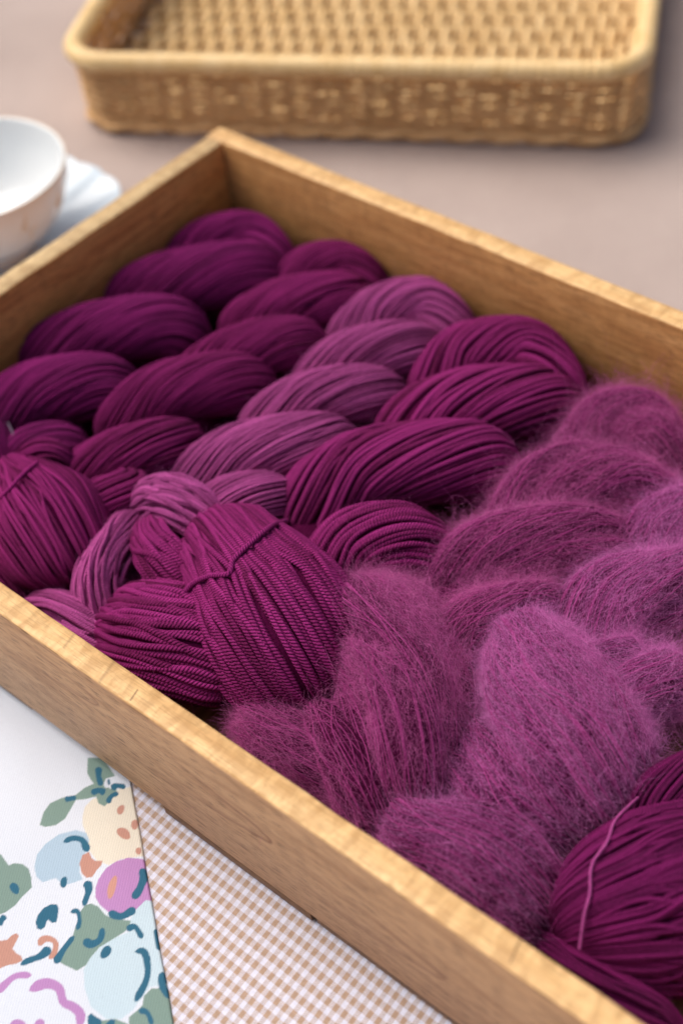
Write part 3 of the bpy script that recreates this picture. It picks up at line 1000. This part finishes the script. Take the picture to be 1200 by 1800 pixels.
# skein 2: ball and tufts
extra(2, "ball_end", [(20, 822, .03, 30), (35, 845, .036, 52), (80, 915, .036, 104), (110, 970, .03, 100), (140, 1040, .015, 70)], d=.0021, twist=.35, seed=1, wander=1.2, layers=2, amp=.028)
extra(2, "loop_end", [(30, 840, .03, 16), (55, 808, .044, 26), (90, 800, .046, 26), (125, 830, .034, 24)], d=.002, twist=.8, seed=2)
extra(2, "loop_end", [(-20, 985, .02, 40), (10, 1020, .02, 52), (45, 1075, .008, 50)], d=.002, twist=.2, seed=3)
strand("tie_strand", SK[2], [(-4, 880, .056), (18, 858, .060), (42, 832, .061), (66, 812, .056)], .0019, M['yarn2'], 2)
# skein 3: tucked through end, flowing band and tail by the front wall
extra(3, "loop_end", [(240, 905, .03, 30), (285, 880, .042, 46), (340, 900, .042, 50), (400, 960, .028, 40)], d=.0022, twist=.5, seed=1, wander=1.2, layers=2, amp=.028)
extra(3, "yarn_band", [(260, 905, .03, 36), (205, 965, .036, 44), (172, 1035, .034, 44), (195, 1120, .02, 46)], d=.0021, twist=.3, seed=2, wander=1.2, layers=2, amp=.028)
extra(3, "loop_end", [(60, 1075, .012, 36), (105, 1085, .026, 46), (160, 1125, .024, 52), (215, 1165, .014, 46)], d=.0021, twist=.9, seed=3)
strand("tie_strand", SK[3], [(110, 1092, .046), (150, 1112, .048), (200, 1106, .044)], .0016, M['yarn3'], 2)
# skein 4: large tied ball, folded loops to its left
extra(4, "ball_end", [(392, 958, .020, 74), (412, 982, .034, 96), (428, 1004, .039, 108), (466, 1060, .038, 137), (505, 1125, .034, 148), (545, 1205, .018, 122), (568, 1255, .006, 84)],
      d=.0027, twist=.25, seed=1, end=(.8, .4), wander=1.0, layers=2, amp=.028)
extra(4, "loop_end", [(240, 1122, .006, 74), (258, 1120, .022, 96), (305, 1130, .030, 104), (370, 1150, .028, 104), (440, 1185, .018, 90)], d=.0028, twist=.3, seed=2, end=(.75, .5), wander=1.1, layers=2, amp=.028)
extra(4, "loop_end", [(268, 925, .026, 30), (272, 958, .040, 40), (303, 1005, .040, 44), (350, 1050, .026, 40)], d=.0027, twist=.5, seed=3, wander=1.1, layers=2, amp=.028)
strand("tie_strand", SK[4], [(326, 1040, .052), (342, 1024, .0565), (370, 1012, .0585), (402, 1008, .060), (410, 985, .061), (440, 955, .060), (478, 924, .056), (505, 915, .048)], .0023, M['yarn4'], 3)
# skein 5: ball and its tail against the front wall
extra(5, "ball_end", [(655, 1055, .020, 72), (668, 1110, .034, 104), (694, 1215, .036, 126), (700, 1325, .032, 120), (690, 1440, .012, 90)], end=(.6, .45), twist=2.3, seed=1, fz=24000, wander=3.2, sparse=.45, radj=.9, amp=.23)
extra(5, "loop_end", [(560, 1250, .02, 40), (600, 1300, .032, 62), (640, 1390, .028, 70), (670, 1480, .012, 56)], twist=.4, seed=2, fz=8000, wander=3.2, sparse=.45, radj=.9, amp=.23)
extra(5, "loop_end", [(420, 1235, .016, 26), (465, 1280, .028, 52), (530, 1335, .026, 66), (600, 1400, .016, 60)], twist=1.1, seed=3, fz=8000, wander=3.2, sparse=.45, radj=.9, amp=.23)
# skein 6: ball and lower loop
extra(6, "ball_end", [(915, 1105, .024, 62), (935, 1160, .037, 92), (975, 1255, .038, 126), (1025, 1360, .033, 126), (1070, 1470, .014, 84)], end=(.65, .45), twist=1.4, seed=1, fz=26000, wander=3.2, sparse=.45, radj=.9, amp=.23)
extra(6, "loop_end", [(690, 1450, .014, 56), (750, 1490, .028, 92), (850, 1520, .032, 104), (930, 1575, .026, 84), (985, 1640, .012, 50)], twist=-.9, seed=2, fz=9000, wander=3.2, sparse=.45, radj=.9, amp=.23)
extra(6, "loop_end", [(820, 1270, .018, 40), (842, 1340, .032, 62), (905, 1425, .034, 70), (1000, 1500, .022, 56)], twist=.5, seed=3, fz=9000, wander=3.2, sparse=.45, radj=.9, amp=.23)
# skein 7: ball, tie and tail
extra(7, "ball_end", [(985, 1640, .020, 70), (1045, 1612, .026, 122), (1130, 1592, .026, 162), (1240, 1572, .024, 168), (1380, 1540, .02, 150)], d=.0020, twist=.2, seed=1, end=(.55, .7), wander=1.2, layers=2, amp=.028)
extra(7, "loop_end", [(940, 1640, .014, 30), (1010, 1705, .024, 44), (1100, 1770, .024, 50), (1200, 1840, .02, 52)], d=.0022, twist=1.2, seed=2)
strand("tie_strand", SK[7], [(1120, 1402, .052), (1082, 1440, .0555), (1066, 1480, .058), (1040, 1520, .0575), (1036, 1570, .0575), (1026, 1610, .0545), (1018, 1668, .048)], 0.0011, M['yarn3'], 2, "paler loose tie strand")

grow_halos()

# ---- inner part of every skein, below the lobes
AX = {1: ((385, 430), (20, 830)), 2: ((575, 478), (120, 960)), 3: ((705, 555), (210, 1040)), 4: ((880, 640), (420, 1080)),
      5: ((1090, 770), (640, 1260)), 6: ((1300, 880), (900, 1330))}
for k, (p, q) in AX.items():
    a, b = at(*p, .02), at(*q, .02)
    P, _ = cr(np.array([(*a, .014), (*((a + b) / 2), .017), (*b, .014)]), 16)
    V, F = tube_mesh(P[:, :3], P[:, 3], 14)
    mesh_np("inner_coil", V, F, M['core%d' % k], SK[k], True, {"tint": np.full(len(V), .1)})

# ================================================================ BASKET
BA = math.radians(28.9)
bf, bn = np.array([math.cos(BA), math.sin(BA), 0]), np.array([-math.sin(BA), math.cos(BA), 0])
BW, BD = 0.356, 0.27
borg = bf * -0.1355 + bn * 0.1135
borg[2] = TZ + .0008
bask = empty("wicker_basket", tuple(borg + bf * BW / 2 + bn * BD / 2), "shallow rectangular wicker tray basket with pale rolled rim behind the box", "basket")


def rrect(n, off, z, rc=.027):
    """closed rounded rectangle in basket axes, grown by off; returns (n,3) and outward normals"""
    ox, off = -.2 * off, .7 * off
    w, d, r = BW + 2 * ox, BD + 2 * off, rc
    segs = [(w - 2 * r, 's'), (math.pi * r / 2, 'c'), (d - 2 * r, 's'), (math.pi * r / 2, 'c')] * 1
    P = []
    tot = 2 * (w - 2 * r) + 2 * (d - 2 * r) + 2 * math.pi * r
    s = np.linspace(0, tot, n, endpoint=False)
    A, B_, C_ = w - 2 * r, d - 2 * r, math.pi * r / 2
    X = np.zeros((n, 2))
    Nn = np.zeros((n, 2))
    for i, q in enumerate(s):
        for side, ln in enumerate((A, B_, A, B_)):
            dirv = [(1, 0), (0, 1), (-1, 0), (0, -1)][side]
            nv = [(0, -1), (1, 0), (0, 1), (-1, 0)][side]
            st = [(r, 0), (w, r), (w - r, d), (0, d - r)][side]
            if q <= ln:
                X[i] = (st[0] + dirv[0] * q, st[1] + dirv[1] * q)
                Nn[i] = nv
                break
            q -= ln
            if q <= C_:
                a = q / r
                cx = st[0] + dirv[0] * ln - nv[0] * r
                cy = st[1] + dirv[1] * ln - nv[1] * r
                ca, sa = math.cos(a), math.sin(a)
                nn = (nv[0] * ca + dirv[0] * sa, nv[1] * ca + dirv[1] * sa)
                X[i] = (cx + nn[0] * r, cy + nn[1] * r)
                Nn[i] = nn
                break
            q -= C_
    W3 = borg + (X[:, :1] - ox) * bf + (X[:, 1:] - off) * bn
    W3[:, 2] = borg[2] + z
    return W3, Nn[:, :1] * bf + Nn[:, 1:] * bn, tot


def closed_tube(P, rad, ring):
    m = len(P)
    T = unit(np.roll(P, -1, 0) - np.roll(P, 1, 0))
    up = np.array([0, 0, 1.0])
    N = unit(up - T * (T @ up)[:, None])
    B = np.cross(T, N)
    a = np.linspace(0, 2 * math.pi, ring, endpoint=False)
    R = np.asarray(rad, float) * np.ones((m, ring)) if np.ndim(rad) != 2 else rad
    V = P[:, None] + R[..., None] * (np.cos(a)[None, :, None] * N[:, None] + np.sin(a)[None, :, None] * B[:, None])
    i = np.arange(m)[:, None]
    j = np.arange(ring)[None]
    F = np.stack([i * ring + j, i * ring + (j + 1) % ring, ((i + 1) % m) * ring + (j + 1) % ring, ((i + 1) % m) * ring + j], -1).reshape(-1, 4)
    return V.reshape(-1, 3), F


BH = 0.052
NST = 74
rows = 13
for r_ in range(rows):
    z = .0055 + r_ * .0031
    off = .010 * z / BH
    P, Nn, tot = rrect(NST * 8, off, z)
    ph = np.arange(NST * 8) / 8.0 * math.pi + (r_ % 2) * math.pi
    wr = np.random.default_rng(r_)
    P = P + Nn * (.0011 * np.sin(ph) + wr.normal(0, .0002, len(P)))[:, None]
    P[:, 2] += .0005 * np.sin(ph * .37 + r_)
    V, F = closed_tube(P, .00155 * np.ones((len(P), 6)) * wr.uniform(.9, 1.08), 6)
    mesh_np("weaver", V, F, M['wicker'], bask)
Pb, Nb, _ = rrect(NST, 0, .003)
Pt, Nt, _ = rrect(NST, .010, BH - .004)
base_st = None
for i in range(NST):
    X = np.linspace(Pb[i] - Nb[i] * .0016, Pt[i] - Nt[i] * .0016, 5)
    V, F = tube_mesh(X, np.full(5, .0017), 6)
    mesh_np("stake", V, F, M['wicker'], bask)
# rim: a thick roll wrapped with cane
P, Nn, tot = rrect(1500, .0105, BH)
a = np.linspace(0, 2 * math.pi, 14, endpoint=False)
tt = np.arange(1500) / 1500.0 * 230
Rr = .0060 + .0004 * np.abs(np.sin(math.pi * (tt[:, None] + a[None] / (2 * math.pi)))) + np.random.default_rng(3).normal(0, .00012, (1500, 1))
V, F = closed_tube(P, Rr, 14)
mesh_np("rim", V, F, M['wicker_rim'], bask)
# twisted border at the foot
for q in range(2):
    P, Nn, tot = rrect(900, .003, .0040)
    ph = np.arange(900) / 900.0 * 2 * math.pi * 24 + q * math.pi
    P = P + Nn * (.0013 * np.cos(ph))[:, None]
    P[:, 2] += .0014 * np.sin(ph)
    V, F = closed_tube(P, .0026, 7)
    mesh_np("foot_border", V, F, M['wicker'], bask)
# floor: ribs along the length, flat canes woven across them
nrib = 13
ribs_y = np.linspace(.012, BD - .012, nrib)
for y in ribs_y:
    X = np.array([borg + bf * s + bn * y + np.array([0, 0, .0062]) for s in np.linspace(.004, BW - .004, 8)])
    V, F = tube_mesh(X, np.full(8, .0018), 6)
    mesh_np("floor_rib", V, F, M['wicker_rib'], bask)
ncane = 50
for i in range(ncane):
    x = .012 + (BW - .024) * i / (ncane - 1)
    yy = np.linspace(.004, BD - .004, 110)
    pitch = ribs_y[1] - ribs_y[0]
    zz_ = .0062 + .0026 * np.cos(math.pi * (yy - ribs_y[0]) / pitch + math.pi * (i % 2))
    X = borg + bf * x + yy[:, None] * bn
    X[:, 2] = borg[2] + zz_
    V, F = tube_mesh(X, np.full(110, .0029), 8)
    mesh_np("floor_cane", V, F, M['wicker_floor'], bask)

# ================================================================ CUP AND SAUCER
CX, CY = -0.1147, -0.0880


def lathe(name, prof, mat, parent, seg=96, scallop=None, center=(CX, CY)):
    prof = np.array(prof)
    a = np.linspace(0, 2 * math.pi, seg, endpoint=False)
    V = np.zeros((len(prof), seg, 3))
    for i, (r, z) in enumerate(prof):
        rr = np.full(seg, r)
        zv = np.full(seg, z)
        if scallop is not None:
            rr, zv = scallop(r, z, a)
        V[i] = np.stack([center[0] + rr * np.cos(a), center[1] + rr * np.sin(a), zv], 1)
    n = len(prof)
    i = np.arange(n - 1)[:, None]
    j = np.arange(seg)[None]
    F = np.stack([i * seg + j, i * seg + (j + 1) % seg, (i + 1) * seg + (j + 1) % seg, (i + 1) * seg + j], -1).reshape(-1, 4)
    return mesh_np(name, V.reshape(-1, 3), F, mat, parent)


def smooth_prof(pts, n=60):
    P, _ = cr(np.array([(r, 0, z) for r, z in pts]), n)
    return [(p[0], p[2]) for p in P]


def sc(r, z, a):
    k = np.clip((r - .045) / .033, 0, 1) ** 1.5
    wv = np.abs(np.cos(a * 10 + .35)) ** .8
    return r + k * (.0030 * wv - .0014), z + k * .0008 * np.cos(a * 14)


sau = empty("saucer", (CX, CY, TZ), "pale blue white saucer with scalloped edge under the teacup", "saucer")
lathe("dish", smooth_prof([(.0005, TZ + .004), (.028, TZ + .004), (.036, TZ + .006), (.06, TZ + .0115), (.078, TZ + .0165), (.0788, TZ + .0168), (.079, TZ + .0160), (.06, TZ + .0085), (.04, TZ + .002), (.036, TZ + .0004), (.0005, TZ + .0004)], 80), M['china_blue'], sau, 240, sc)

cup = empty("teacup", (CX, CY, TZ + .004), "white porcelain teacup with worn gilt rim standing on the scalloped saucer", "teacup")
z0 = TZ + .0046
prof = [(.0005, z0 + .006), (.014, z0 + .0065), (.029, z0 + .0125), (.0405, z0 + .0225), (.0485, z0 + .0375), (.0522, z0 + .0535), (.0532, z0 + .0541), (.0537, z0 + .0535), (.0505, z0 + .0370), (.0425, z0 + .0210), (.031, z0 + .0105), (.025, z0 + .0055), (.0235, z0 + .0002), (.0212, z0 + .0002), (.0206, z0 + .002), (.0005, z0 + .002)]
lathe("cup_body", smooth_prof(prof, 110), M['china'], cup, 96)
a = np.linspace(0, 2 * math.pi, 160, endpoint=False)
P = np.stack([CX + .0534 * np.cos(a), CY + .0534 * np.sin(a), np.full(160, z0 + .0541)], 1)
V, F = closed_tube(P, .00045, 8)
mesh_np("gilt_rim", V, F, M['gold'], cup)
hd = np.array([-.62, -.78, 0])
hp = np.array([CX, CY, 0]) + np.array([hd * .050 + [0, 0, z0 + .044], hd * .066 + [0, 0, z0 + .047], hd * .076 + [0, 0, z0 + .036], hd * .066 + [0, 0, z0 + .021], hd * .044 + [0, 0, z0 + .018]])
P, _ = cr(hp, 30)
V, F = tube_mesh(P, np.full(30, .0028), 10)
mesh_np("handle", V, F, M['china'], cup)


def cup_surf(ang, zrel, out=.0003):
    zs = [p[1] - z0 for p in prof[7:12]][::-1]
    rs = [p[0] for p in prof[7:12]][::-1]
    r = np.interp(zrel, zs, rs) + out
    return np.array([CX + r * math.cos(ang), CY + r * math.sin(ang), z0 + zrel])


# faint gilt sprigs painted round the cup
for c0 in np.arange(-2.4, 1.2, .55):
    pts_ = []
    for q in range(5):
        P = np.array([cup_surf(c0 + .05 * q + .03 * s_ * math.cos(q), .036 + .010 * s_ * math.sin(q * 1.4 + .6)) for s_ in np.linspace(0, 1.4, 8)])
        V, F = tube_mesh(P, .00075 * np.sin(np.linspace(.2, 3.0, 8)) + 1e-5, 6)
        pts_.append((V, F))
    V, F = join(pts_)
    mesh_np("gilt_sprig", V, F, M['gold'], cup)
